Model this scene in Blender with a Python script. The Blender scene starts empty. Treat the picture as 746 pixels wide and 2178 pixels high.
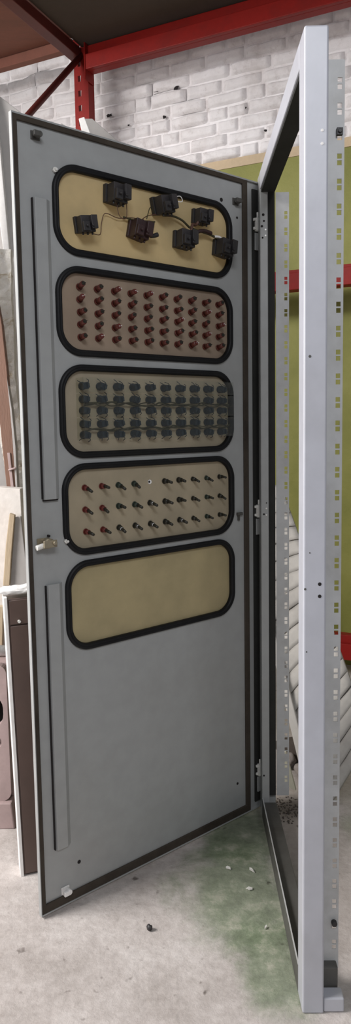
import bpy, bmesh, math, random
from mathutils import Vector, Matrix, noise
from mathutils.geometry import tessellate_polygon
random.seed(7)
S = bpy.context.scene
COL = S.collection
PI = math.pi

# ------------------------------------------------------------------ camera
CAM_H, PITCH, ROLL, FPX, CX, CY = 1.26291, 0.10111, -0.01692, 1490.0, 365.8, 1055.8
IW, IH = 746.0, 2178.0
FWD = Vector((0, math.cos(PITCH), -math.sin(PITCH)))
UP0 = Vector((0, math.sin(PITCH), math.cos(PITCH)))
RI0 = Vector((1, 0, 0))
RIGHT = RI0 * math.cos(ROLL) + UP0 * math.sin(ROLL)
UP = UP0 * math.cos(ROLL) - RI0 * math.sin(ROLL)
EYE = Vector((0, 0, CAM_H))
cd = bpy.data.cameras.new('camera')
cam = bpy.data.objects.new('camera', cd)
COL.objects.link(cam)
m = Matrix((RIGHT, UP, -FWD)).transposed().to_4x4()
m.translation = EYE
cam.matrix_world = m
cd.sensor_fit = 'VERTICAL'
cd.sensor_height = 36.0
cd.lens = FPX / IH * 36.0
cd.shift_x = (IW / 2 - CX) / IH
cd.shift_y = (CY - IH / 2) / IH
cd.clip_start = 0.05
S.camera = cam


def at(px, py, Y):
    """the point seen at a photo pixel, standing at world depth y = Y"""
    d = FWD + RIGHT * ((px - CX) / FPX) - UP * ((py - CY) / FPX)
    return EYE + d * (Y / d.y)


def at_plane(px, py, o, n):
    d = FWD + RIGHT * ((px - CX) / FPX) - UP * ((py - CY) / FPX)
    return EYE + d * ((Vector(o) - EYE).dot(n) / d.dot(n))


# ------------------------------------------------------------------ materials
def new_mat(name):
    mt = bpy.data.materials.new(name)
    mt.use_nodes = True
    nt = mt.node_tree
    return mt, nt, nt.nodes['Principled BSDF']


def lnk(nt, a, b):
    nt.links.new(a, b)


def tex_coord(nt, scale=(1, 1, 1), kind='Object'):
    tc = nt.nodes.new('ShaderNodeTexCoord')
    mp = nt.nodes.new('ShaderNodeMapping')
    mp.inputs['Scale'].default_value = scale
    lnk(nt, tc.outputs[kind], mp.inputs['Vector'])
    return mp.outputs['Vector']


def noise_node(nt, vec, scale, detail=4, rough=0.55, dist=0.0):
    n = nt.nodes.new('ShaderNodeTexNoise')
    n.inputs['Scale'].default_value = scale
    n.inputs['Detail'].default_value = detail
    n.inputs['Roughness'].default_value = rough
    n.inputs['Distortion'].default_value = dist
    lnk(nt, vec, n.inputs['Vector'])
    return n.outputs['Fac']


def ramp(nt, fac, stops):
    r = nt.nodes.new('ShaderNodeValToRGB')
    e = r.color_ramp.elements
    e[0].position, e[0].color = stops[0][0], (*stops[0][1], 1)
    e[1].position, e[1].color = stops[-1][0], (*stops[-1][1], 1)
    for p, c in stops[1:-1]:
        x = e.new(p)
        x.color = (*c, 1)
    lnk(nt, fac, r.inputs['Fac'])
    return r.outputs['Color']


def mix(nt, fac, a, b, mode='MIX'):
    n = nt.nodes.new('ShaderNodeMix')
    n.data_type = 'RGBA'
    n.blend_type = mode
    for sock, v in ((n.inputs[0], fac), (n.inputs[6], a), (n.inputs[7], b)):
        if isinstance(v, bpy.types.NodeSocket):
            lnk(nt, v, sock)
        elif isinstance(v, (int, float)):
            sock.default_value = v
        else:
            sock.default_value = (*v, 1)
    return n.outputs[2]


def bump(nt, h, strength=0.3, dist=0.01):
    b = nt.nodes.new('ShaderNodeBump')
    b.inputs['Strength'].default_value = strength
    b.inputs['Distance'].default_value = dist
    lnk(nt, h, b.inputs['Height'])
    return b.outputs['Normal']


def painted(name, col, dirt=None, amount=0.35, rough=0.5, scale=6.0, metal=0.0, bstr=0.08, bscale=60, lo=0.45, hi=0.75, stretch=(1, 1, 1)):
    """a surface of one colour with worn or dirty patches"""
    mt, nt, b = new_mat(name)
    v = tex_coord(nt, stretch)
    d = dirt or tuple(c * 0.55 for c in col)
    f = noise_node(nt, v, scale, 5, 0.65)
    c1 = ramp(nt, f, [(lo, col), (hi, tuple(a * (1 - amount) + q * amount for a, q in zip(col, d)))])
    f2 = noise_node(nt, v, scale * 9, 3)
    c2 = mix(nt, 0.12, c1, ramp(nt, f2, [(0.35, tuple(x * 0.6 for x in col)), (0.65, tuple(min(1, x * 1.15) for x in col))]))
    lnk(nt, c2, b.inputs['Base Color'])
    b.inputs['Roughness'].default_value = rough
    b.inputs['Metallic'].default_value = metal
    if bstr:
        lnk(nt, bump(nt, noise_node(nt, v, bscale, 4), bstr, 0.004), b.inputs['Normal'])
    return mt


M = {}
M['door_paint'] = painted('door_paint', (0.345, 0.353, 0.350), (0.27, 0.26, 0.24), 0.4, 0.42, 2.5, bstr=0.03, bscale=90)
M['frame_paint'] = painted('frame_paint', (0.46, 0.47, 0.52), (0.33, 0.32, 0.32), 0.35, 0.38, 2.0, bstr=0.03, bscale=90)
M['flange_paint'] = painted('flange_paint', (0.50, 0.505, 0.505), (0.25, 0.23, 0.2), 0.5, 0.45, 5.0, bstr=0.03)
M['grimy'] = painted('grimy_steel', (0.085, 0.082, 0.075), (0.04, 0.035, 0.028), 0.8, 0.55, 8, bstr=0.15)
M['gasket'] = painted('brown_foam_seal', (0.058, 0.047, 0.037), (0.02, 0.015, 0.012), 0.8, 0.9, 7, bstr=0.3)
M['rubber'] = painted('black_rubber', (0.009, 0.009, 0.010), (0.02, 0.02, 0.02), 0.5, 0.5, 20, bstr=0.05)
M['seal_and_shade'] = painted('seal_and_shade', (0.03, 0.03, 0.028), (0.015, 0.014, 0.012), 0.6, 0.8, 9)  # dark tone for a rubber seal and for painted shade in gaps
M['metal'] = painted('zinc_metal', (0.85, 0.84, 0.80), (0.5, 0.47, 0.4), 0.4, 0.35, 30, metal=0.15)
M['brass'] = painted('dull_brass', (0.36, 0.31, 0.22), (0.16, 0.13, 0.09), 0.7, 0.4, 40, metal=0.5)
M['black_plastic'] = painted('black_plastic', (0.022, 0.020, 0.021), (0.05, 0.04, 0.04), 0.6, 0.5, 25)
M['maroon_plastic'] = painted('maroon_plastic', (0.035, 0.014, 0.014), (0.02, 0.012, 0.012), 0.6, 0.5, 25)
M['red_lamp'] = painted('red_brown_plastic', (0.11, 0.022, 0.014), (0.05, 0.012, 0.01), 0.8, 0.45, 60)
M['bright_red_lamp'] = painted('red_plastic', (0.15, 0.025, 0.02), (0.07, 0.014, 0.012), 0.7, 0.45, 60)
M['green_lamp'] = painted('dark_green_plastic', (0.035, 0.05, 0.038), (0.015, 0.02, 0.016), 0.7, 0.45, 60)
M['olive_lamp'] = painted('olive_black_plastic', (0.028, 0.026, 0.018), (0.012, 0.01, 0.008), 0.7, 0.45, 60)
M['blue_black'] = painted('blue_black_plastic', (0.012, 0.022, 0.034), (0.012, 0.018, 0.02), 0.6, 0.45, 60)
M['wire_brown'] = painted('brown_wire', (0.10, 0.045, 0.03), None, 0.3, 0.5, 20, bstr=0)
M['wire_olive'] = painted('olive_wire', (0.05, 0.045, 0.02), None, 0.3, 0.5, 20, bstr=0)
M['white_paint'] = painted('white_paint', (0.82, 0.80, 0.78), (0.5, 0.46, 0.42), 0.4, 0.6, 8, bstr=0.15)
M['rack_red'] = painted('rack_red', (0.24, 0.011, 0.008), (0.12, 0.014, 0.012), 0.6, 0.45, 6, bstr=0.04)
M['rack_dark_red'] = painted('rack_dark_red', (0.11, 0.022, 0.018), (0.06, 0.016, 0.014), 0.6, 0.45, 6)
for k_ in ('rack_red', 'rack_dark_red', 'rubber', 'gasket', 'seal_and_shade'):
    M[k_].node_tree.nodes['Principled BSDF'].inputs['Specular IOR Level'].default_value = 0.22
M['deck_dark'] = painted('deck_dark_brown', (0.055, 0.038, 0.028), (0.035, 0.026, 0.02), 0.5, 0.85, 3, bstr=0.1)
M['deck_red'] = painted('deck_red_brown', (0.20, 0.075, 0.05), (0.12, 0.055, 0.04), 0.6, 0.8, 3, bstr=0.1, stretch=(1, 4, 1))  # red-brown board, also coloured lighter for the stronger light on the left bay
M['brown_board'] = painted('brown_laminate', (0.105, 0.068, 0.056), (0.075, 0.052, 0.045), 0.7, 0.4, 4, bstr=0.04)
M['brown_wood'] = painted('old_brown_wood', (0.20, 0.105, 0.07), (0.10, 0.055, 0.038), 0.7, 0.6, 6, bstr=0.3, stretch=(5, 5, 0.6))
M['tan_wood'] = painted('tan_lath_wood', (0.48, 0.38, 0.26), (0.3, 0.22, 0.14), 0.7, 0.75, 9, bstr=0.3, stretch=(4, 4, 0.5))
M['grey_board'] = painted('grey_board', (0.40, 0.38, 0.365), (0.27, 0.25, 0.235), 0.6, 0.7, 3.5, bstr=0.1)
M['white_board'] = painted('dusty_white_board', (0.72, 0.68, 0.64), (0.5, 0.42, 0.36), 0.6, 0.8, 5, bstr=0.25)
M['cloth'] = painted('white_cloth', (0.88, 0.87, 0.86), (0.7, 0.68, 0.66), 0.4, 0.95, 12, bstr=0.3)
M['mauve'] = painted('mauve_machine_paint', (0.40, 0.30, 0.29), (0.26, 0.2, 0.19), 0.6, 0.5, 6, bstr=0.1)
M['black_void'] = painted('black_recess', (0.012, 0.009, 0.009), None, 0.3, 0.9, 6)  # black put in for the dark inside holes, gaps and openings
M['chip'] = painted('paint_chip', (0.66, 0.64, 0.6), None, 0.3, 0.8, 30)
M['stone'] = painted('dusty_rubble', (0.27, 0.24, 0.22), (0.13, 0.11, 0.1), 0.8, 0.9, 14, bstr=0.5)
M['dark_dirt'] = painted('dark_dirt', (0.07, 0.055, 0.045), (0.03, 0.024, 0.02), 0.8, 0.95, 20, bstr=0.6, bscale=90)
M['pale_wood'] = painted('pale_wood', (0.56, 0.53, 0.41), (0.42, 0.38, 0.29), 0.6, 0.7, 9, bstr=0.15, stretch=(3, 3, 0.6))
M['slat'] = painted('whitewashed_slat', (0.39, 0.37, 0.34), (0.24, 0.22, 0.2), 0.7, 0.7, 5, bstr=0.4, bscale=22)


def beige_panel(name, col):
    mt, nt, b = new_mat(name)
    v = tex_coord(nt)
    f = noise_node(nt, v, 5, 5, 0.6)
    c = ramp(nt, f, [(0.38, tuple(x * 0.82 for x in col)), (0.62, col)])
    lnk(nt, c, b.inputs['Base Color'])
    b.inputs['Roughness'].default_value = 0.45
    t = nt.nodes.new('ShaderNodeBsdfTranslucent')
    lnk(nt, c, t.inputs['Color'])
    mx = nt.nodes.new('ShaderNodeMixShader')
    mx.inputs[0].default_value = 0.32
    lnk(nt, b.outputs[0], mx.inputs[1])
    lnk(nt, t.outputs[0], mx.inputs[2])
    lnk(nt, mx.outputs[0], nt.nodes['Material Output'].inputs['Surface'])
    return mt


M['panel_a'] = beige_panel('beige_sheet_yellowed', (0.68, 0.55, 0.31))
M['panel_b'] = beige_panel('beige_sheet_brownish', (0.42, 0.33, 0.25))
M['panel_c'] = beige_panel('beige_sheet_greyed', (0.48, 0.42, 0.32))
M['panel_d'] = beige_panel('beige_sheet_plain', (0.49, 0.425, 0.31))
M['panel_e'] = beige_panel('beige_sheet_blank', (0.55, 0.47, 0.28))


def clear_sheet():
    mt, nt, b = new_mat('clear_acrylic')
    t = nt.nodes.new('ShaderNodeBsdfTransparent')
    t.inputs[0].default_value = (0.95, 0.96, 0.94, 1)
    g = nt.nodes.new('ShaderNodeBsdfGlossy')
    g.inputs['Roughness'].default_value = 0.12
    mx = nt.nodes.new('ShaderNodeMixShader')
    mx.inputs[0].default_value = 0.05
    lnk(nt, t.outputs[0], mx.inputs[1])
    lnk(nt, g.outputs[0], mx.inputs[2])
    lnk(nt, mx.outputs[0], nt.nodes['Material Output'].inputs['Surface'])
    return mt


M['clear'] = clear_sheet()


def concrete():
    mt, nt, b = new_mat('stained_concrete')
    v = tex_coord(nt)
    base = ramp(nt, noise_node(nt, v, 3.0, 8, 0.7), [(0.3, (0.36, 0.32, 0.295)), (0.5, (0.50, 0.455, 0.43)), (0.72, (0.62, 0.58, 0.555))])
    fine = ramp(nt, noise_node(nt, v, 45, 5, 0.7), [(0.3, (0.55, 0.52, 0.5)), (0.6, (1, 1, 1))])
    c = mix(nt, 0.45, base, mix(nt, 1.0, base, fine, 'MULTIPLY'))
    sep = nt.nodes.new('ShaderNodeSeparateXYZ')
    lnk(nt, v, sep.inputs[0])

    def math_(op, a, bb=None):
        n = nt.nodes.new('ShaderNodeMath')
        n.operation = op
        for i, q in enumerate((a, bb)):
            if q is None:
                continue
            if isinstance(q, bpy.types.NodeSocket):
                lnk(nt, q, n.inputs[i])
            else:
                n.inputs[i].default_value = q
        return n.outputs[0]

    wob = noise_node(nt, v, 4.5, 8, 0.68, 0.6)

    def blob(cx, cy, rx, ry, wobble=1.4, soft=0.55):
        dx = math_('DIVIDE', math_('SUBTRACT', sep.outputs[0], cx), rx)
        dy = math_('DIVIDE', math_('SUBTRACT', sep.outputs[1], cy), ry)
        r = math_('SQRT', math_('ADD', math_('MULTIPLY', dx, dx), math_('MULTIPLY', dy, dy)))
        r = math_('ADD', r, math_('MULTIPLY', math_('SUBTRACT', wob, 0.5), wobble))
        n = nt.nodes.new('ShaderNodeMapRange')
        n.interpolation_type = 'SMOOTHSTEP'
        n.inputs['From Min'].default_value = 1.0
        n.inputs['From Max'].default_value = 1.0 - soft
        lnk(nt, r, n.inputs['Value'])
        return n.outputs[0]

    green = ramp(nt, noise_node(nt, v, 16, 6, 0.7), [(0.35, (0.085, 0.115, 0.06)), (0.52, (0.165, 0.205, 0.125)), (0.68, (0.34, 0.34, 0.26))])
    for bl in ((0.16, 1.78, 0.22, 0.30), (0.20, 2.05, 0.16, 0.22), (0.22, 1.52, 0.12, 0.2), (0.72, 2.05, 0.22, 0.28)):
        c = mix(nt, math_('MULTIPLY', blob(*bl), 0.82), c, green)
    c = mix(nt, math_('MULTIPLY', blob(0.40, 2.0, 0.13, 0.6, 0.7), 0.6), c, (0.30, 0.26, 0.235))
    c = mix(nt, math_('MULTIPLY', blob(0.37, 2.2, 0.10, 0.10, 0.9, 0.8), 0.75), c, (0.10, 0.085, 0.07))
    pits = ramp(nt, noise_node(nt, v, 30, 2, 0.5), [(0.22, (0.25, 0.22, 0.2)), (0.32, (1, 1, 1))])
    c = mix(nt, 0.85, c, pits, 'MULTIPLY')
    lnk(nt, c, b.inputs['Base Color'])
    b.inputs['Roughness'].default_value = 0.85
    h = math_('ADD', noise_node(nt, v, 35, 6, 0.7), math_('MULTIPLY', noise_node(nt, v, 9, 4), 1.2))
    lnk(nt, bump(nt, h, 0.45, 0.008), b.inputs['Normal'])
    return mt


def brick_paint():
    mt, nt, b = new_mat('whitewashed_brick')
    v = tex_coord(nt)
    c = ramp(nt, noise_node(nt, v, 5, 8, 0.7), [(0.3, (0.60, 0.56, 0.55)), (0.5, (0.74, 0.71, 0.71)), (0.75, (0.82, 0.80, 0.81))])
    d = ramp(nt, noise_node(nt, v, 24, 5, 0.7), [(0.28, (0.55, 0.5, 0.48)), (0.45, (1, 1, 1))])
    c = mix(nt, 0.5, c, d, 'MULTIPLY')
    lnk(nt, c, b.inputs['Base Color'])
    b.inputs['Roughness'].default_value = 0.8
    lnk(nt, bump(nt, noise_node(nt, v, 40, 6, 0.7), 0.5, 0.006), b.inputs['Normal'])
    return mt


def dado_paint():
    mt, nt, b = new_mat('olive_green_wall_paint')
    v = tex_coord(nt)
    c = ramp(nt, noise_node(nt, v, 2.2, 6, 0.6), [(0.3, (0.165, 0.17, 0.028)), (0.55, (0.235, 0.232, 0.05)), (0.75, (0.30, 0.29, 0.085))])
    lnk(nt, c, b.inputs['Base Color'])
    b.inputs['Roughness'].default_value = 0.6
    lnk(nt, bump(nt, noise_node(nt, v, 30, 6, 0.7), 0.35, 0.006), b.inputs['Normal'])
    return mt


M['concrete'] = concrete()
M['brick'] = brick_paint()
M['dado'] = dado_paint()
M['tan_band'] = painted('tan_border_paint', (0.52, 0.40, 0.26), (0.4, 0.32, 0.22), 0.6, 0.7, 6, bstr=0.3, bscale=25)


def flaky():
    mt, nt, b = new_mat('flaking_white_paint')
    v = tex_coord(nt)
    c = ramp(nt, noise_node(nt, v, 13, 8, 0.72, 0.8), [(0.33, (0.22, 0.13, 0.08)), (0.39, (0.55, 0.47, 0.35)), (0.44, (0.76, 0.72, 0.65)), (0.7, (0.84, 0.82, 0.79))])
    lnk(nt, c, b.inputs['Base Color'])
    b.inputs['Roughness'].default_value = 0.85
    lnk(nt, bump(nt, noise_node(nt, v, 22, 8, 0.7, 0.8), 0.8, 0.015), b.inputs['Normal'])
    return mt


M['flaky'] = flaky()


# ------------------------------------------------------------------ mesh helpers
def obj(name, bm, mats, parent=None, smooth=False, bevel=0.0, segs=2):
    bmesh.ops.recalc_face_normals(bm, faces=bm.faces[:])
    me = bpy.data.meshes.new(name)
    bm.to_mesh(me)
    bm.free()
    for q in (mats if isinstance(mats, (list, tuple)) else [mats]):
        me.materials.append(M[q])
    if smooth:
        for p in me.polygons:
            p.use_smooth = True
    o = bpy.data.objects.new(name, me)
    COL.objects.link(o)
    if parent is not None:
        o.parent = parent
    if bevel:
        md = o.modifiers.new('bevel', 'BEVEL')
        md.width = bevel
        md.segments = segs
        md.limit_method = 'ANGLE'
        md.angle_limit = math.radians(40)
        md.harden_normals = False
    return o


def tag(o, label, cat, group=None):
    o['label'] = label
    o['category'] = cat
    if group:
        o['group'] = group
    return o


def empty(name, loc, rz=0.0):
    o = bpy.data.objects.new(name, None)
    o.empty_display_size = 0.1
    o.location = loc
    o.rotation_euler = (0, 0, rz)
    COL.objects.link(o)
    return o


def struct(name, bm, mats, **k):
    o = obj(name, bm, mats, **k)
    o['kind'] = 'structure'
    return o


def BM():
    return bmesh.new()


def box(bm, x0, x1, y0, y1, z0, z1, mi=0, mat=None):
    vs = [bm.verts.new((x, y, z)) for z in (z0, z1) for y in (y0, y1) for x in (x0, x1)]
    if mat is not None:
        for v in vs:
            v.co = mat @ v.co
    for f in ((0, 2, 3, 1), (4, 5, 7, 6), (0, 1, 5, 4), (2, 6, 7, 3), (0, 4, 6, 2), (1, 3, 7, 5)):
        fc = bm.faces.new([vs[i] for i in f])
        fc.material_index = mi
    return vs


def cyl(bm, p0, p1, r0, r1=None, n=14, mi=0, caps=True):
    r1 = r0 if r1 is None else r1
    p0, p1 = Vector(p0), Vector(p1)
    d = (p1 - p0).normalized()
    a = d.orthogonal().normalized()
    b = d.cross(a)
    R = []
    for p, r in ((p0, r0), (p1, r1)):
        R.append([bm.verts.new(p + a * (r * math.cos(2 * PI * i / n)) + b * (r * math.sin(2 * PI * i / n))) for i in range(n)])
    for i in range(n):
        f = bm.faces.new((R[0][i], R[0][(i + 1) % n], R[1][(i + 1) % n], R[1][i]))
        f.material_index = mi
        f.smooth = True
    if caps:
        for q in (R[0][::-1], R[1]):
            f = bm.faces.new(q)
            f.material_index = mi


def tube(bm, pts, r, n=6, mi=0):
    pts = [Vector(p) for p in pts]
    # Catmull-Rom resample
    out = []
    for i in range(len(pts) - 1):
        p0, p1, p2, p3 = pts[max(0, i - 1)], pts[i], pts[i + 1], pts[min(len(pts) - 1, i + 2)]
        for k in range(6):
            t = k / 6
            out.append(0.5 * ((2 * p1) + (p2 - p0) * t + (2 * p0 - 5 * p1 + 4 * p2 - p3) * t * t + (3 * p1 - p0 - 3 * p2 + p3) * t ** 3))
    out.append(pts[-1])
    prev = None
    rings = []
    for i, p in enumerate(out):
        d = (out[min(i + 1, len(out) - 1)] - out[max(i - 1, 0)])
        if d.length < 1e-7:
            d = Vector((0, 0, 1))
        d.normalize()
        a = d.orthogonal().normalized() if prev is None else (prev - d * prev.dot(d)).normalized()
        prev = a
        b = d.cross(a)
        rings.append([bm.verts.new(p + a * (r * math.cos(2 * PI * j / n)) + b * (r * math.sin(2 * PI * j / n))) for j in range(n)])
    for A, B in zip(rings, rings[1:]):
        for j in range(n):
            f = bm.faces.new((A[j], A[(j + 1) % n], B[(j + 1) % n], B[j]))
            f.material_index = mi
            f.smooth = True
    bm.faces.new(rings[0][::-1]).material_index = mi
    bm.faces.new(rings[-1]).material_index = mi


def plate(bm, outer, holes, place, mi=0):
    """plate with through holes. outer and holes are 2D loops; place(a, b, side) gives the 3D point, side 0 or 1"""
    loops = [outer] + list(holes)
    flat = [p for l in loops for p in l]
    tris = tessellate_polygon([[Vector((a, b, 0)) for a, b in l] for l in loops])
    sides = []
    for sd in (0, 1):
        vs = [bm.verts.new(place(a, b, sd)) for a, b in flat]
        sides.append(vs)
        for t in tris:
            try:
                bm.faces.new([vs[i] for i in t]).material_index = mi
            except ValueError:
                pass
    k = 0
    for l in loops:
        n = len(l)
        for i in range(n):
            i0, i1 = k + i, k + (i + 1) % n
            bm.faces.new((sides[0][i0], sides[0][i1], sides[1][i1], sides[1][i0])).material_index = mi
        k += n


def rrect(x0, x1, z0, z1, r, n=10):
    out = []
    for cx, cz, a0 in ((x1 - r, z1 - r, 0), (x0 + r, z1 - r, 90), (x0 + r, z0 + r, 180), (x1 - r, z0 + r, 270)):
        for i in range(n + 1):
            a = math.radians(a0 + 90 * i / n)
            out.append((cx + r * math.cos(a), cz + r * math.sin(a)))
    return out


def rect(x0, x1, z0, z1):
    return [(x0, z0), (x1, z0), (x1, z1), (x0, z1)]


def slab(bm, pts, offset, mi=0):
    """prism: polygon of 3D points pushed along offset"""
    off = Vector(offset)
    A = [bm.verts.new(Vector(p)) for p in pts]
    B = [bm.verts.new(Vector(p) + off) for p in pts]
    n = len(pts)
    fs = [bm.faces.new(A), bm.faces.new(B[::-1])]
    for i in range(n):
        fs.append(bm.faces.new((A[i], B[i], B[(i + 1) % n], A[(i + 1) % n])))
    for f in fs:
        f.material_index = mi


def rock(bm, c, r, seed=0, sub=2, amp=0.35, sq=(1, 1, 1)):
    res = bmesh.ops.create_icosphere(bm, subdivisions=sub, radius=1.0)
    for v in res['verts']:
        n = noise.noise(v.co * 1.3 + Vector((seed * 3.1, seed, 0)))
        n2 = noise.noise(v.co * 3.2 + Vector((seed, seed * 5.3, 2)))
        q = v.co * (1 + amp * n + amp * 0.4 * n2)
        v.co = Vector(c) + Vector((q.x * r * sq[0], q.y * r * sq[1], q.z * r * sq[2]))


# ------------------------------------------------------------------ the setting
WD = Vector((0.906, -0.423, 0)).normalized()        # along the back wall
WN = Vector((-0.423, -0.906, 0)).normalized()       # out of the wall, towards the room
WC = 3.62


def wpt(u, out, z):
    return WD * u - WN * (WC - out) + Vector((0, 0, z))


bm = BM()
N = 60
grid = {}
X0, X1, Y0, Y1 = -3.0, 3.0, -2.5, 5.6
for i in range(N + 1):
    for j in range(N + 1):
        grid[i, j] = bm.verts.new((X0 + (X1 - X0) * i / N, Y0 + (Y1 - Y0) * j / N, 0))
for i in range(N):
    for j in range(N):
        bm.faces.new((grid[i, j], grid[i + 1, j], grid[i + 1, j + 1], grid[i, j + 1]))
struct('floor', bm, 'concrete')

# whitewashed brick wall, every brick in relief
bm = BM()
CH, BL = 0.0685, 0.215


def quad_wall(bm, u0, u1, z0, z1, out, mi=0, back=0.12):
    P8 = [wpt(u, o, z) for z in (z0, z1) for o in (out, -back) for u in (u0, u1)]
    vs = [bm.verts.new(p) for p in P8]
    for f in ((0, 2, 3, 1), (4, 5, 7, 6), (0, 1, 5, 4), (2, 6, 7, 3), (0, 4, 6, 2), (1, 3, 7, 5)):
        bm.faces.new([vs[i] for i in f]).material_index = mi


quad_wall(bm, -4.2, 1.6, 0, 4.0, 0.0)
row = 0
z = 2.646
while z < 3.62:
    u = -3.7 + (row % 2) * BL * 0.5 + random.uniform(-0.03, 0.03)
    while u < 0.2:
        L = BL * random.choice((1, 1, 1, 1, 0.5)) + random.uniform(-0.014, 0.014)
        u0, u1 = u, u + L - 0.007
        zz0, zz1 = z + random.uniform(-0.003, 0.003), z + CH - 0.006 + random.uniform(-0.004, 0.002)
        dep = 0.017 + random.uniform(-0.004, 0.006)
        tilt = random.uniform(-0.004, 0.004)
        nx, nz = 14, 7
        vs = {}
        for i in range(nx + 1):
            for j in range(nz + 1):
                a, b = i / nx, j / nz
                uu = u0 + (u1 - u0) * a
                sag = noise.noise(Vector((uu * 7, z * 3, 5))) * 0.006
                zz = zz0 + (zz1 - zz0) * b + sag
                e = min(a * (u1 - u0), (1 - a) * (u1 - u0), b * (zz1 - zz0), (1 - b) * (zz1 - zz0))
                e += noise.noise(Vector((uu * 24, zz * 24, 1.0))) * 0.004
                prof = max(0.0, min(1.0, e / 0.012))
                prof = prof * prof * (3 - 2 * prof)
                nn = noise.noise(Vector((uu * 30, zz * 30, row))) * 0.003 + noise.noise(Vector((uu * 80, zz * 80, row))) * 0.0012
                fill = max(0.0, noise.noise(Vector((uu * 4.2, zz * 5.1, 9.0)))) * 0.026
                o = max(0.002 + fill, 0.0) + (dep + tilt * (a - 0.5)) * prof * (1 if fill < 0.004 else 0.75) + nn
                if i in (0, nx) or j in (0, nz):
                    o = -0.004 + fill * 0.6
                vs[i, j] = bm.verts.new(wpt(uu, max(o, -0.02), zz))
        for i in range(nx):
            for j in range(nz):
                f = bm.faces.new((vs[i, j], vs[i + 1, j], vs[i + 1, j + 1], vs[i, j + 1]))
                f.smooth = True
        u += L
    z += CH
    row += 1
# flat black patches: the shade of broken holes painted onto the bricks
for px, py, r in ((332, 191, 0.020), (374, 187, 0.018), (329, 217, 0.009), (374, 208, 0.008), (232, 245, 0.018), (349, 249, 0.012), (273, 266, 0.008), (514, 230, 0.020), (249, 150, 0.016), (566, 277, 0.012)):
    c = at_plane(px, py, wpt(0, 0.018, 0), WN)
    ring = []
    k = 11
    seed = random.random() * 9
    for i in range(k):
        a = 2 * PI * i / k
        rr = r * (0.75 + 0.6 * noise.noise(Vector((math.cos(a) * 1.5, math.sin(a) * 1.5, seed))))
        ring.append(bm.verts.new(c + WD * (rr * 1.25 * math.cos(a)) + Vector((0, 0, rr * 0.8 * math.sin(a)))))
    bm.faces.new(ring).material_index = 1
struct('wall_back', bm, ['brick', 'black_void'])
bm = BM()
quad_wall(bm, -4.2, 1.6, 0.0, 2.598, 0.012, back=-0.0005)
struct('wall_back_lower', bm, 'dado')
bm = BM()
quad_wall(bm, -4.2, 1.6, 2.5985, 2.644, 0.016, back=-0.0005)
struct('trim_1', bm, 'tan_band')

# ------------------------------------------------------------------ pallet rack
rack = empty('pallet_rack', wpt(-2.06, 0.25, 0))
tag(rack, 'red steel pallet rack with dark shelf boards standing against the white brick wall', 'rack')
rloc = Vector(rack.location)


def rp(u, out, z):
    return wpt(u, out, z) - rloc


def rbox(bm, u0, u1, o0, o1, z0, z1, mi=0):
    vs = [bm.verts.new(rp(u, o, z)) for z in (z0, z1) for o in (o0, o1) for u in (u0, u1)]
    for f in ((0, 2, 3, 1), (4, 5, 7, 6), (0, 1, 5, 4), (2, 6, 7, 3), (0, 4, 6, 2), (1, 3, 7, 5)):
        bm.faces.new([vs[i] for i in f]).material_index = mi


def upright(o_front):
    bm = BM()
    u0, u1 = -2.108, -2.022
    holes = []
    zc = 0.09
    while zc < 3.7:
        holes.append([(u0 + 0.024, zc), (u0 + 0.040, zc), (u0 + 0.042, zc + 0.030), (u0 + 0.022, zc + 0.030)])
        zc += 0.075
    plate(bm, rect(u0, u1, 0, 3.75), holes, lambda a, b, s: rp(a, o_front - 0.002 * s, b))
    rbox(bm, u0, u0 + 0.002, o_front - 0.06, o_front - 0.002, 0, 3.75)
    rbox(bm, u1 - 0.002, u1, o_front - 0.06, o_front - 0.002, 0, 3.75)
    rbox(bm, u1 - 0.014, u1 - 0.002, o_front - 0.06, o_front - 0.058, 0, 3.75)
    rbox(bm, u0 - 0.03, u1 + 0.03, o_front - 0.08, o_front + 0.02, 0, 0.006)
    return obj('upright', bm, 'rack_red', rack)


upright(0.25)
upright(2.35)
# diagonal brace of the upright frame
bm = BM()
pl_o, pl_n = wpt(-2.065, 0, 0), WD
pa = at_plane(177, 113, pl_o, pl_n)
pb = at_plane(60, 245, pl_o, pl_n)
dr = (pb - pa).normalized()
cyl(bm, pa - dr * 0.02 - rloc, pb + dr * 0.75 - rloc, 0.016, n=16)
obj('brace', bm, 'rack_dark_red', rack)
# cross member at deck height, running out from the wall
bm = BM()
rbox(bm, -2.12, -2.06, 0.19, 2.33, 3.20, 3.255)
obj('cross_member', bm, 'rack_dark_red', rack, bevel=0.003)


def beam(z0, z1, u0, u1, step):
    bm = BM()
    rbox(bm, u0, u1, 0.215, 0.262, z0, z1)
    rbox(bm, u0, u1, 0.262, 0.285, z0, z0 + step)
    rbox(bm, u0 - 0.002, u0 + 0.004, 0.20, 0.29, z0 - 0.05, z1 + 0.02)
    return obj('beam', bm, 'rack_red', rack, bevel=0.006, segs=3)


beam(3.125, 3.252, -2.018, 1.3, 0.075)
beam(1.893, 1.990, -2.018, 1.3, 0.080)
beam(0.117, 0.235, -2.018, 1.3, 0.080)
bm = BM()
rbox(bm, -4.0, -2.114, 0.215, 0.262, 3.262, 3.315)
obj('beam', bm, 'deck_red', rack, bevel=0.004)
bm = BM()
rbox(bm, -2.055, 1.3, 0.215, 2.5, 3.257, 3.277)
obj('deck_board', bm, 'deck_dark', rack)
bm = BM()
rbox(bm, -4.0, -2.125, 0.24, 2.5, 3.317, 3.335)
obj('deck_board', bm, 'deck_red', rack)

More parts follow.
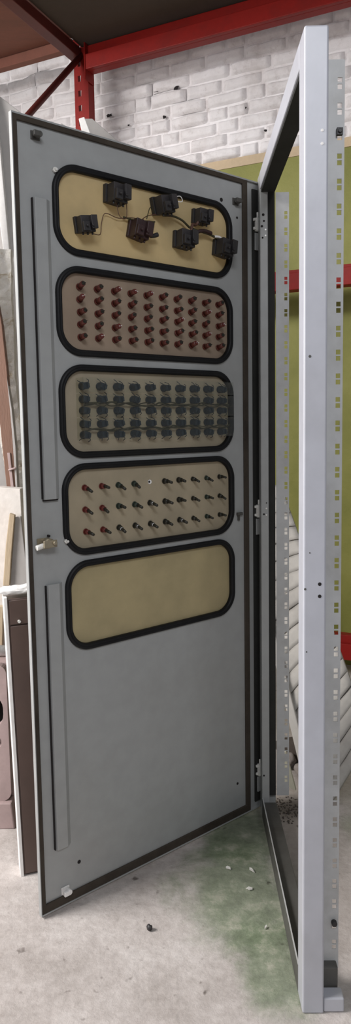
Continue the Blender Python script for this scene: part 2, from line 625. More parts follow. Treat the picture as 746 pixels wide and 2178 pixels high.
# ------------------------------------------------------------------ control cabinet
HX, HY, AD, AF = 0.27426, 2.20527, 3.82321, 4.69587
WDOOR, WF, HF = 0.8145, 0.8207, 2.0
cab = empty('control_cabinet', (HX, HY, 0), AF)
tag(cab, 'grey steel switch cabinet frame with its tall door swung open', 'cabinet')

# ---- frame
def post(x0, x1, lip):
    bm = BM()
    box(bm, x0, x1, 0.0, 0.046, 0.0, HF)
    return bm


# near corner post: smooth hollow section
bm = BM()
box(bm, WF - 0.060, WF, 0.0, 0.046, 0.0, HF)
near = obj('corner_post', bm, 'frame_paint', cab, bevel=0.004, segs=3)
bm = BM()
box(bm, WF - 0.034, WF - 0.002, 0.0465, 0.090, 0.002, 0.034)
obj('foot_rail', bm, 'frame_paint', near, bevel=0.003)
bm = BM()
box(bm, WF - 0.085, WF - 0.036, 0.047, 0.084, 0.004, 0.078)
obj('corner_block', bm, 'grimy', near, bevel=0.004)
# small marks and two bored holes on its outer side
for zc in (0.915, 0.940):
    bm = BM()
    cyl(bm, (WF + 0.0004, 0.033, zc), (WF - 0.003, 0.033, zc), 0.0036, n=16)
    obj('bored_hole', bm, 'black_void', near)
for zc, yy, r in ((1.392, 0.012, 0.0035), (1.004, 0.013, 0.0018), (0.80, 0.007, 0.002), (0.93, 0.004, 0.003)):
    bm = BM()
    cyl(bm, (WF + 0.0003, yy, zc), (WF - 0.002, yy, zc), r * 0.8, n=9)
    obj('paint_scratch', bm, 'grimy', near)
for zc in (1.788, 1.812):
    bm = BM()
    cyl(bm, (WF + 0.0008, 0.034, zc), (WF - 0.002, 0.034, zc), 0.0026, 0.0032, n=12)
    obj('rivet', bm, 'white_paint', near)


def perforated(xp, y0, y1, z0, z1):
    """sheet strip with pairs of square through holes near its outer edge"""
    yc = y1 - 0.0095
    ys = [y0, yc - 0.0045, yc + 0.0045, y1]
    zs, hole = [z0], []
    zc = z0 + 0.045
    while zc < z1 - 0.04:
        for dz in (0.0, 0.0125):
            zs += [zc + dz, zc + dz + 0.0095]
            hole += [False, True]
        zc += 0.0475
    zs.append(z1)
    hole.append(False)
    bm = BM()
    V = {}
    for sd in (0, 1):
        for i, y in enumerate(ys):
            for k, z in enumerate(zs):
                V[sd, i, k] = bm.verts.new((xp + 0.0018 * sd, y, z))
    nz = len(zs) - 1
    for i in range(3):
        for k in range(nz):
            if i == 1 and hole[k]:
                for (a, b) in (((1, k), (2, k)), ((2, k), (2, k + 1)), ((2, k + 1), (1, k + 1)), ((1, k + 1), (1, k))):
                    bm.faces.new((V[0, a[0], a[1]], V[0, b[0], b[1]], V[1, b[0], b[1]], V[1, a[0], a[1]]))
                continue
            for sd in (0, 1):
                bm.faces.new((V[sd, i, k], V[sd, i + 1, k], V[sd, i + 1, k + 1], V[sd, i, k + 1]))
    for k in range(nz):
        for i in (0, 3):
            bm.faces.new((V[0, i, k], V[0, i, k + 1], V[1, i, k + 1], V[1, i, k]))
    for i in range(3):
        for k in (0, nz):
            bm.faces.new((V[0, i, k], V[0, i + 1, k], V[1, i + 1, k], V[1, i, k]))
    box(bm, xp - 0.014, xp - 0.0002, y1 - 0.0015, y1, z0, z1)
    return bm


obj('perforated_strip', perforated(WF - 0.058, 0.0462, 0.0885, 0.06, 1.965), 'flange_paint', near)

bm = BM()
box(bm, WF - 0.0560, WF - 0.0480, 0.072, 0.084, 1.822, 1.836)
cyl(bm, (WF - 0.0479, 0.078, 1.829), (WF - 0.045, 0.078, 1.829), 0.004, n=10)
obj('cage_nut', bm, 'black_plastic', near, bevel=0.001)
bm = BM()
cyl(bm, (WF - 0.0560, 0.078, 0.170), (WF - 0.046, 0.078, 0.170), 0.0062, n=14)
obj('bolt', bm, 'black_plastic', near, bevel=0.001)

# hinge post: front tube, lip, dark seal channel, perforated strip
bm = BM()
box(bm, 0.001, 0.030, 0.0, 0.048, 0.0, HF)
box(bm, 0.0302, 0.060, 0.0, 0.024, 0.0, HF)
hp = obj('corner_post', bm, 'door_paint', cab, bevel=0.003, segs=3)
bm = BM()
box(bm, 0.0302, 0.046, 0.0245, 0.046, 0.066, HF - 0.05)
obj('seal_shade_strip', bm, 'seal_and_shade', hp)
obj('perforated_strip', perforated(0.046, 0.0485, 0.088, 0.066, 1.945), 'flange_paint', hp)
for zc, yy, r in ((1.878, 0.010, 0.004), (1.860, 0.012, 0.003), (1.845, 0.006, 0.0035), (1.812, 0.008, 0.0028), (1.02, 0.017, 0.002), (0.985, 0.009, 0.003), (0.14, 0.006, 0.003)):
    bm = BM()
    cyl(bm, (0.0606, yy, zc), (0.057, yy, zc), r, n=12)
    obj('screw_hole', bm, 'black_void', hp)
for zc, yy in ((1.835, 0.0165), (1.818, 0.0165), (1.003, 0.0165), (0.983, 0.0165)):
    bm = BM()
    cyl(bm, (0.0620, yy, zc), (0.058, yy, zc), 0.0024, n=12)
    obj('screw', bm, 'metal', hp)
# top and bottom rails
bm = BM()
box(bm, 0.0605, WF - 0.0605, 0.0, 0.046, HF - 0.050, HF)
tr = obj('top_rail', bm, 'frame_paint', cab, bevel=0.003)
bm = BM()
box(bm, 0.0620, WF - 0.0620, 0.004, 0.044, HF - 0.058, HF - 0.0502)
obj('seal_shade_strip', bm, 'seal_and_shade', tr)  # dark strip put in for the shade on the rail's underside
bm = BM()
box(bm, 0.0605, WF - 0.0605, 0.0, 0.003, 0.0, 0.064)
box(bm, 0.0605, WF - 0.0605, 0.0032, 0.046, 0.0, 0.050)
br = obj('bottom_rail', bm, 'grimy', cab, bevel=0.0012)
bm = BM()
box(bm, 0.0605, WF - 0.0605, 0.0000, 0.0030, 0.0642, 0.0658)
obj('rail_highlight', bm, 'flange_paint', br)  # pale strip painting the highlight along the rail's top edge

# ---- door (local: x from hinge to free edge, y towards the viewer, z up)
dparent = cab
WIN = [(1.686, 1.904), (1.440, 1.662), (1.183, 1.420), (0.932, 1.170), (0.680, 0.918)]
WX0, WX1 = 0.112, 0.711
Z0, Z1 = 0.0068, 1.9880
TH = 0.006
GW = 0.0165
bm = BM()
holes = [rrect(WX0 + GW * 0.6, WX1 - GW * 0.6, a + GW * 0.6, b - GW * 0.6, 0.062) for a, b in WIN]
plate(bm, rect(0.0, WDOOR, Z0, Z1), holes, lambda a, b, s: Vector((a, -TH * s, b)))
door = obj('door', bm, 'door_paint', cab)
door.rotation_euler = (0, 0, AD - AF)
door['label'] = 'tall light grey door leaf with five rounded windows, its inner side showing'
bm = BM()
plate(bm, rect(0.049, WDOOR - 0.003, 0.0105, 1.9850), [rect(0.069, WDOOR - 0.0145, 0.034, 1.9715)], lambda a, b, s: Vector((a, 0.0002 + 0.006 * s, b)))
obj('foam_seal', bm, 'gasket', door, bevel=0.002)
bm = BM()
plate(bm, rect(0.0, WDOOR, Z0, Z1), [rect(0.001, WDOOR - 0.0022, Z0 + 0.004, Z1 - 0.004)], lambda a, b, s: Vector((a, 0.0002 + 0.0065 * s, b)))
obj('edge_fold', bm, 'door_paint', door)
bm = BM()
box(bm, 0.003, 0.027, 0.0002, 0.005, 0.03, 1.965)
obj('hinge_gap_shade', bm, 'seal_and_shade', door)  # dark strip standing for the shaded gap between door edge and post
pan = ['panel_a', 'panel_b', 'panel_c', 'panel_d', 'panel_e']
for i, (a, b) in enumerate(WIN):
    # rubber profile: rounded ring
    bm = BM()
    prof = [(0.0, -0.004), (0.0, 0.005), (0.003, 0.0085), (0.007, 0.0095), (0.0085, 0.0070), (0.010, 0.0095), (0.0135, 0.0085), (GW, 0.005), (GW, -0.006), (0.009, -0.010)]
    R = 0.070
    loops = []
    for w_, y_ in prof:
        loops.append([bm.verts.new((x, y_, z)) for x, z in rrect(WX0 + w_, WX1 - w_, a + w_, b - w_, R - w_, 14)])
    n = len(loops[0])
    for A, B in zip(loops, loops[1:] + loops[:1]):
        for k in range(n):
            f = bm.faces.new((A[k], A[(k + 1) % n], B[(k + 1) % n], B[k]))
            f.smooth = True
    obj('window_seal', bm, 'rubber', door)
    bm = BM()
    plate(bm, rrect(WX0 + 0.012, WX1 - 0.012, a + 0.012, b - 0.012, 0.058), [], lambda q, w, s: Vector((q, -0.004 - 0.003 * s, w)))
    obj('display_panel', bm, pan[i], door)

PY = -0.004     # inner face of the display panels


def put(name, mesh_obj, x, z, first):
    """first use moves the original, then linked copies"""
    if first:
        o = mesh_obj
    else:
        o = mesh_obj.copy()
        COL.objects.link(o)
        o.parent = door
    o.location = (x, PY, z)
    return o


# panel 1: seven relay blocks and their wiring
def relay_mesh(mat, seed):
    rnd = random.Random(seed)
    bm = BM()
    s = 0.022
    box(bm, -s, s, 0.0, 0.012, -s * 0.9, s * 0.9)
    box(bm, -s * 0.86, s * 0.86, 0.0122, 0.040, -s * 0.98, s * 0.80)
    box(bm, -s * 0.95, -s * 0.2, 0.0402, 0.052, -s * 0.7, s * 0.75)
    box(bm, s * 0.0, s * 0.8, 0.0402, 0.049, -s * 0.9, s * 0.1)
    for k in range(3):
        x = -s * 0.6 + k * s * 0.6
        cyl(bm, (x, 0.030, -s * 0.98), (x, 0.030, -s * 1.25), 0.0026, n=8)
    for k in range(2):
        x = -s * 0.3 + k * s * 0.7
        cyl(bm, (x, 0.0495, -s * 0.4), (x, 0.056, -s * 0.4), 0.003, n=8)
    return bm


RL = [(0.628, 1.764), (0.536, 1.852), (0.384, 1.852), (0.462, 1.775), (0.308, 1.773), (0.242, 1.847), (0.160, 1.771)]
protos = [obj('relay', relay_mesh(0, 1), 'black_plastic', door, bevel=0.0018), obj('relay', relay_mesh(1, 2), 'maroon_plastic', door, bevel=0.0018)]
used = [False, False]
for i, (x, z) in enumerate(RL):
    k = 1 if i in (3,) else 0
    o = put('relay', protos[k], x, z, not used[k])
    used[k] = True
    o.rotation_euler = (random.uniform(-0.06, 0.06), random.uniform(-0.22, 0.22), random.uniform(-0.1, 0.1))
    o.scale = (1.16, 1.08, 1.16) if i not in (0, 5) else (1.0, 0.95, 1.0)


def wire(pts, r, mat):
    bm = BM()
    tube(bm, [(x, PY + y, z) for x, y, z in pts], r)
    return obj('wire', bm, mat, door)


wire([(0.612, 0.03, 1.740), (0.585, 0.02, 1.745), (0.575, 0.012, 1.775), (0.560, 0.008, 1.803), (0.520, 0.008, 1.798), (0.480, 0.010, 1.805), (0.44, 0.012, 1.806)], 0.0011, 'wire_brown')
wire([(0.540, 0.03, 1.830), (0.535, 0.035, 1.795), (0.510, 0.03, 1.795), (0.505, 0.025, 1.835)], 0.0010, 'wire_brown')
wire([(0.505, 0.01, 1.803), (0.470, 0.012, 1.800), (0.440, 0.012, 1.803), (0.405, 0.014, 1.806)], 0.0024, 'wire_olive')
wire([(0.465, 0.03, 1.795), (0.440, 0.02, 1.812), (0.415, 0.015, 1.822), (0.390, 0.014, 1.828), (0.350, 0.014, 1.830)], 0.0012, 'wire_brown')
wire([(0.375, 0.012, 1.828), (0.340, 0.012, 1.832), (0.310, 0.014, 1.826), (0.285, 0.014, 1.812)], 0.0030, 'wire_olive')
wire([(0.285, 0.014, 1.812), (0.262, 0.018, 1.806), (0.235, 0.014, 1.806), (0.205, 0.014, 1.803), (0.178, 0.016, 1.796), (0.160, 0.020, 1.790)], 0.0034, 'wire_olive')
wire([(0.262, 0.020, 1.800), (0.245, 0.022, 1.806), (0.225, 0.02, 1.808), (0.205, 0.018, 1.806)], 0.0056, 'maroon_plastic')
wire([(0.295, 0.035, 1.795), (0.285, 0.03, 1.815), (0.268, 0.025, 1.818), (0.255, 0.03, 1.835)], 0.0042, 'wire_brown')
wire([(0.190, 0.016, 1.800), (0.176, 0.02, 1.800), (0.168, 0.024, 1.793)], 0.0036, 'white_paint')
wire([(0.366, 0.05, 1.868), (0.345, 0.05, 1.874), (0.338, 0.05, 1.862), (0.358, 0.05, 1.858)], 0.0012, 'white_paint')
wire([(0.425, 0.02, 1.765), (0.412, 0.02, 1.768), (0.402, 0.022, 1.772)], 0.0062, 'black_plastic')
# arc of coarse wire hanging between the blocks
wire([(0.452, 0.04, 1.800), (0.425, 0.02, 1.838), (0.41, 0.012, 1.832)], 0.0012, 'wire_olive')


# panel 2: fifty lamp holders
def lamp_mesh(tip):
    bm = BM()
    cyl(bm, (0, 0.0005, 0), (0, 0.004, 0), 0.0078, n=16)
    cyl(bm, (0, 0.004, 0), (0, 0.0235, 0), 0.0062, 0.0058, n=16)
    cyl(bm, (0, 0.0236, 0), (0, 0.0255, 0), 0.0044, n=12, mi=1)
    for s in (-1, 1):
        cyl(bm, (0.0024 * s, 0.0256, 0), (0.0024 * s, 0.031, -0.001), 0.0007, n=6, mi=2 if tip else 1)
    return bm


lp = [obj('lamp_holder', lamp_mesh(False), ['red_lamp', 'olive_lamp', 'metal'], door), obj('lamp_holder', lamp_mesh(True), ['red_lamp', 'bright_red_lamp', 'white_paint'], door)]
used = [False, False]
for r in range(5):
    for c in range(10):
        k = 1 if (r, c) in ((0, 2), (0, 3), (0, 4), (1, 0), (3, 2), (2, 6), (4, 1), (2, 9), (3, 8), (4, 7), (1, 8)) else 0
        o = put('lamp_holder', lp[k], 0.640 - 0.0526 * c, 1.612 - 0.0310 * r, not used[k])
        used[k] = True
        o.rotation_euler = (random.uniform(0.08, 0.30), random.uniform(-0.4, 0.4), random.uniform(-0.08, 0.08))
        o.scale = (1.15, 1.0, 1.15)


# panel 3: fifty terminals under clear covers
def terminal_mesh(seed):
    rnd = random.Random(seed)
    bm = BM()
    cyl(bm, (0, 0.0004, 0), (0, 0.006, 0), 0.0105, n=14)
    box(bm, -0.0085, 0.0085, 0.0061, 0.021, -0.0085, 0.0085)
    for sx in (-1, 1):
        box(bm, sx * 0.006 - 0.0028, sx * 0.006 + 0.0028, 0.0212, 0.026, -0.006, 0.006)
        a = rnd.uniform(-1, 1)
        tube(bm, [(sx * 0.006, 0.022, 0.004), (sx * 0.010 + a * 0.004, 0.018, 0.011), (sx * 0.008 + a * 0.008, 0.008, 0.016)], 0.0011, mi=0)
    return bm


tp = [obj('terminal', terminal_mesh(k), 'blue_black', door, bevel=0.001) for k in range(3)]
used = [False] * 3
ROWS3 = [1.366, 1.333, 1.304, 1.270, 1.242]
for r in range(5):
    for c in range(10):
        k = random.randrange(3)
        o = put('terminal', tp[k], 0.641 - 0.0530 * c, ROWS3[r], not used[k])
        used[k] = True
        o.rotation_euler = (0, random.uniform(-0.3, 0.3) + (PI if r in (2, 4) else 0), 0)
for zc in (1.320, 1.257):
    bm = BM()
    for q in range(3):
        pts = [(0.640 - 0.0530 * c - 0.026 * h, PY + 0.012 + random.uniform(-0.004, 0.006), zc + random.uniform(-0.006, 0.006)) for c in range(10) for h in (0, 1)]
        tube(bm, pts, 0.0016 if q else 0.0022)
    obj('wire', bm, 'wire_olive', door)
for z0_, z1_ in ((1.349, 1.386), (1.288, 1.346), (1.229, 1.285)):
    bm = BM()
    box(bm, 0.137, 0.658, PY + 0.033, PY + 0.0352, z0_, z1_)
    box(bm, 0.655, 0.658, PY + 0.0005, PY + 0.0329, z0_, z1_)
    box(bm, 0.137, 0.140, PY + 0.0005, PY + 0.0329, z0_, z1_)
    obj('clear_cover', bm, 'clear', door)


# panel 4: three rows of signal lamps
def signal_mesh(ring):
    bm = BM()
    cyl(bm, (0, 0.0005, 0), (0, 0.003, 0), 0.0082, n=16)
    cyl(bm, (0, 0.003, 0), (0, 0.015, 0), 0.0068, 0.0062, n=16)
    cyl(bm, (0, 0.0151, 0), (0, 0.0172, 0), 0.0048 if ring else 0.0044, n=14, mi=2 if ring else 1)
    cyl(bm, (0, 0.0173, 0), (0.0, 0.034, -0.003), 0.0046, 0.0038, n=12, mi=1)
    return bm


sg = {'red': obj('signal_lamp', signal_mesh(0), ['bright_red_lamp', 'olive_lamp', 'metal'], door),
      'green': obj('signal_lamp', signal_mesh(0), ['green_lamp', 'olive_lamp', 'metal'], door),
      'olive': obj('signal_lamp', signal_mesh(0), ['olive_lamp', 'olive_lamp', 'metal'], door),
      'ring': obj('signal_lamp', signal_mesh(1), ['olive_lamp', 'olive_lamp', 'white_paint'], door)}
ZR4 = [1.107, 1.050, 0.992]
su = {}
for r in range(3):
    for c in range(10):
        if (r, c) == (0, 4):
            continue
        k = 'red' if c < 2 else ('green' if (r < 2 and c in (2, 3)) or (c == 8) else 'olive')
        if (r == 2 and c in (2, 3, 4, 6)) or (r == 1 and c == 4):
            k = 'ring'
        o = put('signal_lamp', sg[k], 0.642 - 0.0527 * c, ZR4[r], k not in su)
        su[k] = 1
        s = 1.0 if c < 7 else 0.86
        o.scale = (s, s, s)
        o.rotation_euler = (random.uniform(-0.22, 0.10), 0, random.uniform(-0.12, 0.12))
bm = BM()
cyl(bm, (0.430, PY + 0.0004, 1.108), (0.430, PY + 0.002, 1.108), 0.0062, n=18)
cyl(bm, (0.4325, PY + 0.0021, 1.1085), (0.4325, PY + 0.0026, 1.1085), 0.0032, n=14, mi=1)
obj('lamp_hole', bm, ['white_paint', 'black_void'], door)

# stiffener channels beside the windows
for a, b in ((1.085, 1.806), (0.168, 0.871)):
    bm = BM()
    pr = [(0.766, 0.0002), (0.762, 0.010), (0.732, 0.010), (0.718, 0.0002)]
    A = [bm.verts.new((x, y, a)) for x, y in pr]
    B = [bm.verts.new((x, y, b)) for x, y in pr]
    for i in range(4):
        bm.faces.new((A[i], A[(i + 1) % 4], B[(i + 1) % 4], B[i]))
    bm.faces.new(A)
    bm.faces.new(B)
    obj('stiffener', bm, 'door_paint', door, bevel=0.001)
    bm = BM()
    box(bm, 0.7662, 0.7685, 0.0002, 0.0068, a + 0.002, b - 0.002)
    if a > 1:
        box(bm, 0.725, 0.7660, 0.0002, 0.0060, a - 0.004, a - 0.0005)
    obj('stiffener_shadow', bm, 'black_void', door)  # black strips painting the shadow line along the stiffener

# lock
bm = BM()
box(bm, 0.752, 0.786, 0.0003, 0.004, 0.962, 0.990)
cyl(bm, (0.760, 0.0041, 0.978), (0.760, 0.022, 0.978), 0.012, n=20)
box(bm, 0.744, 0.780, 0.0221, 0.028, 0.968, 0.986)
cyl(bm, (0.752, 0.0282, 0.979), (0.752, 0.035, 0.979), 0.0052, n=12)
cyl(bm, (0.775, 0.015, 0.973), (0.795, 0.015, 0.969), 0.0068, n=14, mi=1)
cyl(bm, (0.757, 0.004, 0.995), (0.757, 0.014, 0.995), 0.003, n=10, mi=2)
obj('lock', bm, ['brass', 'metal', 'black_void'], door, bevel=0.001)


def bracket(x, z, dx, mat):
    bm = BM()
    box(bm, x - 0.012, x + 0.012, 0.0003, 0.003, z - 0.010, z + 0.010)
    cyl(bm, (x - 0.004, 0.0032, z), (x - 0.004, 0.020, z), 0.0070, n=14)
    box(bm, x - 0.004, x + 0.012, 0.0105, 0.021, z - 0.006, z + 0.006)
    return obj('corner_bracket', bm, mat, door, bevel=0.001)


bracket(0.752, 1.948, 1, 'grimy')
bracket(0.740, 0.046, 1, 'white_paint')
bracket(0.095, 1.916, 1, 'grimy')
bm = BM()
box(bm, 0.078, 0.100, 0.0003, 0.008, 0.983, 0.992)
box(bm, 0.090, 0.096, 0.0003, 0.007, 0.967, 0.9828)
obj('corner_bracket', bm, 'grimy', door, bevel=0.001)
for x, z, r in ((0.151, 1.912, 0.0055), (0.695, 0.105, 0.005), (0.104, 0.118, 0.004), (0.088, 1.872, 0.0035)):
    bm = BM()
    cyl(bm, (x, 0.0003, z), (x, 0.0012, z), r, n=14)
    obj('bored_hole', bm, 'black_void', door)
for x, z in ((0.703, 1.880), (0.704, 0.975)):
    bm = BM()
    cyl(bm, (x, 0.0003, z), (x, 0.008, z), 0.0062, n=6)
    cyl(bm, (x, 0.0081, z), (x, 0.013, z), 0.003, n=10)
    obj('bolt', bm, 'metal', door)

# hinges between door edge and post
for zc in (1.862, 0.990, 0.138):
    bm = BM()
    box(bm, 0.006, 0.019, 0.0052, 0.016, zc - 0.020, zc + 0.020)
    box(bm, 0.0192, 0.026, 0.0052, 0.012, zc + 0.010, zc + 0.018)
    box(bm, 0.0192, 0.026, 0.0052, 0.012, zc - 0.016, zc - 0.008)
    cyl(bm, (0.0125, 0.011, zc + 0.0202), (0.0125, 0.011, zc + 0.036), 0.0028, n=12)
    obj('hinge', bm, 'metal', door, bevel=0.0012)
    bm = BM()
    box(bm, 0.006, 0.020, 0.0052, 0.010, zc - 0.075, zc - 0.024)
    obj('hinge_plate', bm, 'door_paint', door, bevel=0.001)

# ------------------------------------------------------------------ behind the frame: whitewashed slatted board
A0 = Vector((0.470, 2.25, 0.0))
lean = math.radians(28)
upv = Vector((-WN.x * math.sin(lean), -WN.y * math.sin(lean), math.cos(lean)))
pn = WD.cross(upv).normalized()
if pn.dot(EYE - A0) < 0:
    pn = -pn


def bp(px, py, out=0.0):
    return at_plane(px, py, A0, pn) + pn * out


sb = empty('slatted_board', A0)
tag(sb, 'whitewashed slatted wooden board leaning against the green wall behind the steel frame', 'board')


def slab_at(name, pts, thick, mat, parent, loc, bevel=0.003, mi=0):
    bm = BM()
    slab(bm, [Vector(p) - loc for p in pts], pn * -thick)
    return obj(name, bm, mat, parent, bevel=bevel)


# long edges of the board as seen: right edge (598,1026)-(800,1600), left edge (568,1300)-(664,1712)
def edge_pt(t, s):
    r = Vector((600 + 190 * t, 1040 + 530 * t))
    l = Vector((556 + 122 * t, 1255 + 500 * t))
    q = l.lerp(r, s)
    return q.x, q.y



bm = BM()
nsl = 19
loc = Vector(sb.location)
for k in range(nsl):
    t0, t1 = k / nsl, (k + 1) / nsl - random.choice((0.0005, 0.001, 0.003))
    th = random.uniform(0.018, 0.030)
    w_ = random.uniform(-0.006, 0.006)
    steps = 10
    prev = None
    top = []
    for i in range(steps + 1):
        s = i / steps
        row_ = []
        for t in (t0, (t0 * 3 + t1) / 4, (t0 + t1) / 2, (t0 + 3 * t1) / 4, t1):
            tl = -0.46 + 1.46 * t
            x, y = edge_pt(tl + s * (0.31 - 0.31 * tl), s)
            e = 0.0 if t in (t0, t1) else 0.003
            p = bp(x, y, th * 0.4 + e + w_ * (s - 0.5) + noise.noise(Vector((s * 6, t * 40, k))) * 0.006) - loc
            row_.append(p)
        top.append(row_)
    V = [[bm.verts.new(p) for p in r_] for r_ in top]
    Bk = [[bm.verts.new(p - pn * th) for p in r_] for r_ in top]
    for i in range(steps):
        for j in range(4):
            f = bm.faces.new((V[i][j], V[i + 1][j], V[i + 1][j + 1], V[i][j + 1]))
            f.smooth = True
            bm.faces.new((Bk[i][j], Bk[i][j + 1], Bk[i + 1][j + 1], Bk[i + 1][j]))
        bm.faces.new((V[i][0], Bk[i][0], Bk[i + 1][0], V[i + 1][0]))
        bm.faces.new((V[i][4], V[i + 1][4], Bk[i + 1][4], Bk[i][4]))
    for i in (0, steps):
        for j in range(4):
            bm.faces.new((V[i][j], V[i][j + 1], Bk[i][j + 1], Bk[i][j]))
obj('slats', bm, 'slat', sb)
for s0, s1 in ((-0.05, 0.09),):
    bm = BM()
    pts = [bp(*edge_pt(t, s), 0.012) - loc for t, s in ((-0.46, s0), (1.0, s0), (1.0, s1), (-0.46, s1))]
    slab(bm, [p for p in pts], pn * 0.022)
    obj('side_rail', bm, 'slat', sb, bevel=0.004)

# rubble and offcut at the foot of the board
def rockobj(name, c, r, seed, mat, label, cat, sq=(1, 1, 1), group=None):
    bm = BM()
    rock(bm, (0, 0, 0), r, seed, 3, 0.4, sq)
    lo = min(v.co.z for v in bm.verts)
    o = obj(name, bm, mat, smooth=True)
    o.location = (c[0], c[1], c[2] - lo if len(c) > 2 else -lo)
    return tag(o, label, cat, group)


wp = empty('wood_offcut', at(628, 1690, 2.275))
tag(wp, 'pale pointed wooden offcut standing at the foot of the frame', 'offcut')
wp.location.z = 0
bm = BM()
slab(bm, [at(x, y, 2.275) - Vector(wp.location) for x, y in ((599, 1604), (607, 1598), (629, 1682), (618, 1677), (603, 1664))], (0.004, 0.012, 0.0))
o = obj('wedge', bm, 'pale_wood', wp, bevel=0.001)

for c, r, sd, mt, lb, sq in (
        ((0.438, 2.52), 0.050, 1, 'dark_dirt', 'dark dirt clod on the floor in the gap under the leaning slatted board', (1.2, 1, 0.8)),
        ((0.412, 2.46), 0.026, 4, 'stone', 'small pale stone on the floor in the gap left of the leaning slatted board', (0.9, 1, 1.1)),
        ((0.455, 2.40), 0.030, 8, 'stone', 'larger grey stone at the foot of the leaning slatted board', (1, 1.1, 0.8))):
    rockobj('rubble_stone', c, r, sd, mt, lb, 'stone', sq, 'rubble under the slatted board')
# thin dirt drift where the post meets the floor
bm = BM()
for i in range(220):
    a = random.random() * 2 * PI
    q = random.random() ** 0.6
    rock(bm, (0.375 + 0.075 * q * math.cos(a), 2.185 + 0.085 * q * math.sin(a), 0.001), random.uniform(0.0008, 0.0032), i, 1, 0.3, (1.3, 1.3, 0.5))
o = obj('dirt', bm, 'dark_dirt')
o['kind'] = 'stuff'
tag(o, 'loose dark dirt and crumbs swept up at the foot of the hinge post', 'dirt')

# flakes on the floor
def chip(px, py, size, rot, label):
    p = at_plane(px, py, (0, 0, 0), Vector((0, 0, 1)))
    bm = BM()
    k = 7
    ring = []
    for i in range(k):
        a = 2 * PI * i / k
        rr = size * (0.6 + 0.5 * random.random())
        ring.append(Vector((rr * math.cos(a) * 1.5, rr * 0.6 * math.sin(a), 0.003 + 0.005 * random.random())))
    slab(bm, ring, (0, 0, -0.0022))
    o = obj('paint_flake', bm, 'chip')
    o.location = (p.x, p.y, 0.0)
    o.rotation_euler = (0, 0, rot)
    return tag(o, label, 'flake', 'paint flakes on the floor')


chip(486, 1849, 0.009, 2.4, 'white paint flake on the green stained floor, leftmost beside the door')
chip(535, 1853, 0.0085, 2.0, 'white paint flake close to the dark bottom rail, farthest from the camera')
chip(531, 1893, 0.008, 0.1, 'white paint flake lying flat above the tan floor patch')
chip(565, 1975, 0.005, 1.2, 'tiny white paint flake beside the bottom rail, nearest the camera')
p = at_plane(318, 1979, (0, 0, 0), Vector((0, 0, 1)))
rockobj('pebble', (p.x, p.y), 0.0072, 3, 'black_plastic', 'small black pebble on the bare concrete in front of the door', 'pebble')

# ------------------------------------------------------------------ things leaning behind and left of the door
def flat(name, pix, Y, thick, mat, label, cat, bevel=0.002, slope=0.0):
    """upright slab: outline in photo pixels at depth Y, real thickness going back"""
    pts = [at(x, y, Y) for x, y in pix]
    pts = [p + Vector((0, slope * (p.z), 0)) for p in pts] if slope else pts
    pts = [Vector((p.x, p.y, max(p.z, 0.0))) for p in pts]
    lo = min(pts, key=lambda p: p.z)
    base = Vector((sum(p.x for p in pts) / len(pts), Y, lo.z))
    bm = BM()
    slab(bm, [p - base for p in pts], (0, thick, 0))
    o = obj(name, bm, mat, bevel=bevel)
    o.location = base
    return tag(o, label, cat)


flat('sheet_panel', [(-70, 150), (0, 205), (74, 262), (74, 1640), (-70, 1640)], 2.52, 0.02, 'grey_board',
     'tall dull grey sheet with a sloping top edge, standing left behind the door', 'panel')
flat('white_board', [(-40, 120), (-12, 240), (0, 312), (20, 534), (7, 534), (0, 480), (-40, 250)], 2.485, 0.03, 'white_paint',
     'bright white board leaning at the far left in front of the grey sheet', 'board')
flat('sheet_panel', [(178, 252), (196, 252), (250, 299), (330, 370), (330, 1580), (178, 1580)], 2.72, 0.018, 'grey_board',
     'grey sheet whose sloping corner shows above the door beside the red upright', 'panel')
flat('white_lath', [(167, 252), (179, 248), (194, 288), (260, 600), (300, 1590), (270, 1590), (240, 600), (176, 290)], 2.62, 0.02, 'white_paint',
     'white lath whose top end pokes up above the door in front of the red upright', 'lath')
flat('sheet_panel', [(112, 276), (131, 262), (150, 274), (165, 320), (165, 1580), (112, 1580)], 2.60, 0.018, 'grey_board',
     'small grey board tip peeping over the top edge of the door under the brace', 'panel')

# flaking plank: rough outline with relief
def rough_plank(name, pix, Y, thick, mat, label, cat):
    pts = [at(x, y, Y) for x, y in pix]
    base = Vector((pts[0].x, Y, min(p.z for p in pts)))
    zs = [p.z for p in pts]
    bm = BM()
    tris = tessellate_polygon([[Vector((p.x, p.z, 0)) for p in pts]])
    V = [bm.verts.new(p - base) for p in pts]
    for t in tris:
        bm.faces.new([V[i] for i in t])
    for _ in range(4):
        bmesh.ops.subdivide_edges(bm, edges=[e for e in bm.edges if e.calc_length() > 0.018], cuts=1, use_grid_fill=False)
        bmesh.ops.triangulate(bm, faces=bm.faces[:])
    border = [e for e in bm.edges if e.is_boundary]
    geo = bmesh.ops.extrude_face_region(bm, geom=bm.faces[:])
    back = [v for v in geo['geom'] if isinstance(v, bmesh.types.BMVert)]
    bs = set(back)
    for v in bm.verts:
        if v in bs:
            v.co.y += thick
        else:
            v.co.y += noise.noise(v.co * 28) * 0.007 + noise.noise(v.co * 70) * 0.004
            v.co.x += noise.noise(v.co * 40 + Vector((3, 1, 0))) * 0.003
    o = obj(name, bm, mat, smooth=False)
    o.location = base
    return tag(o, label, cat)


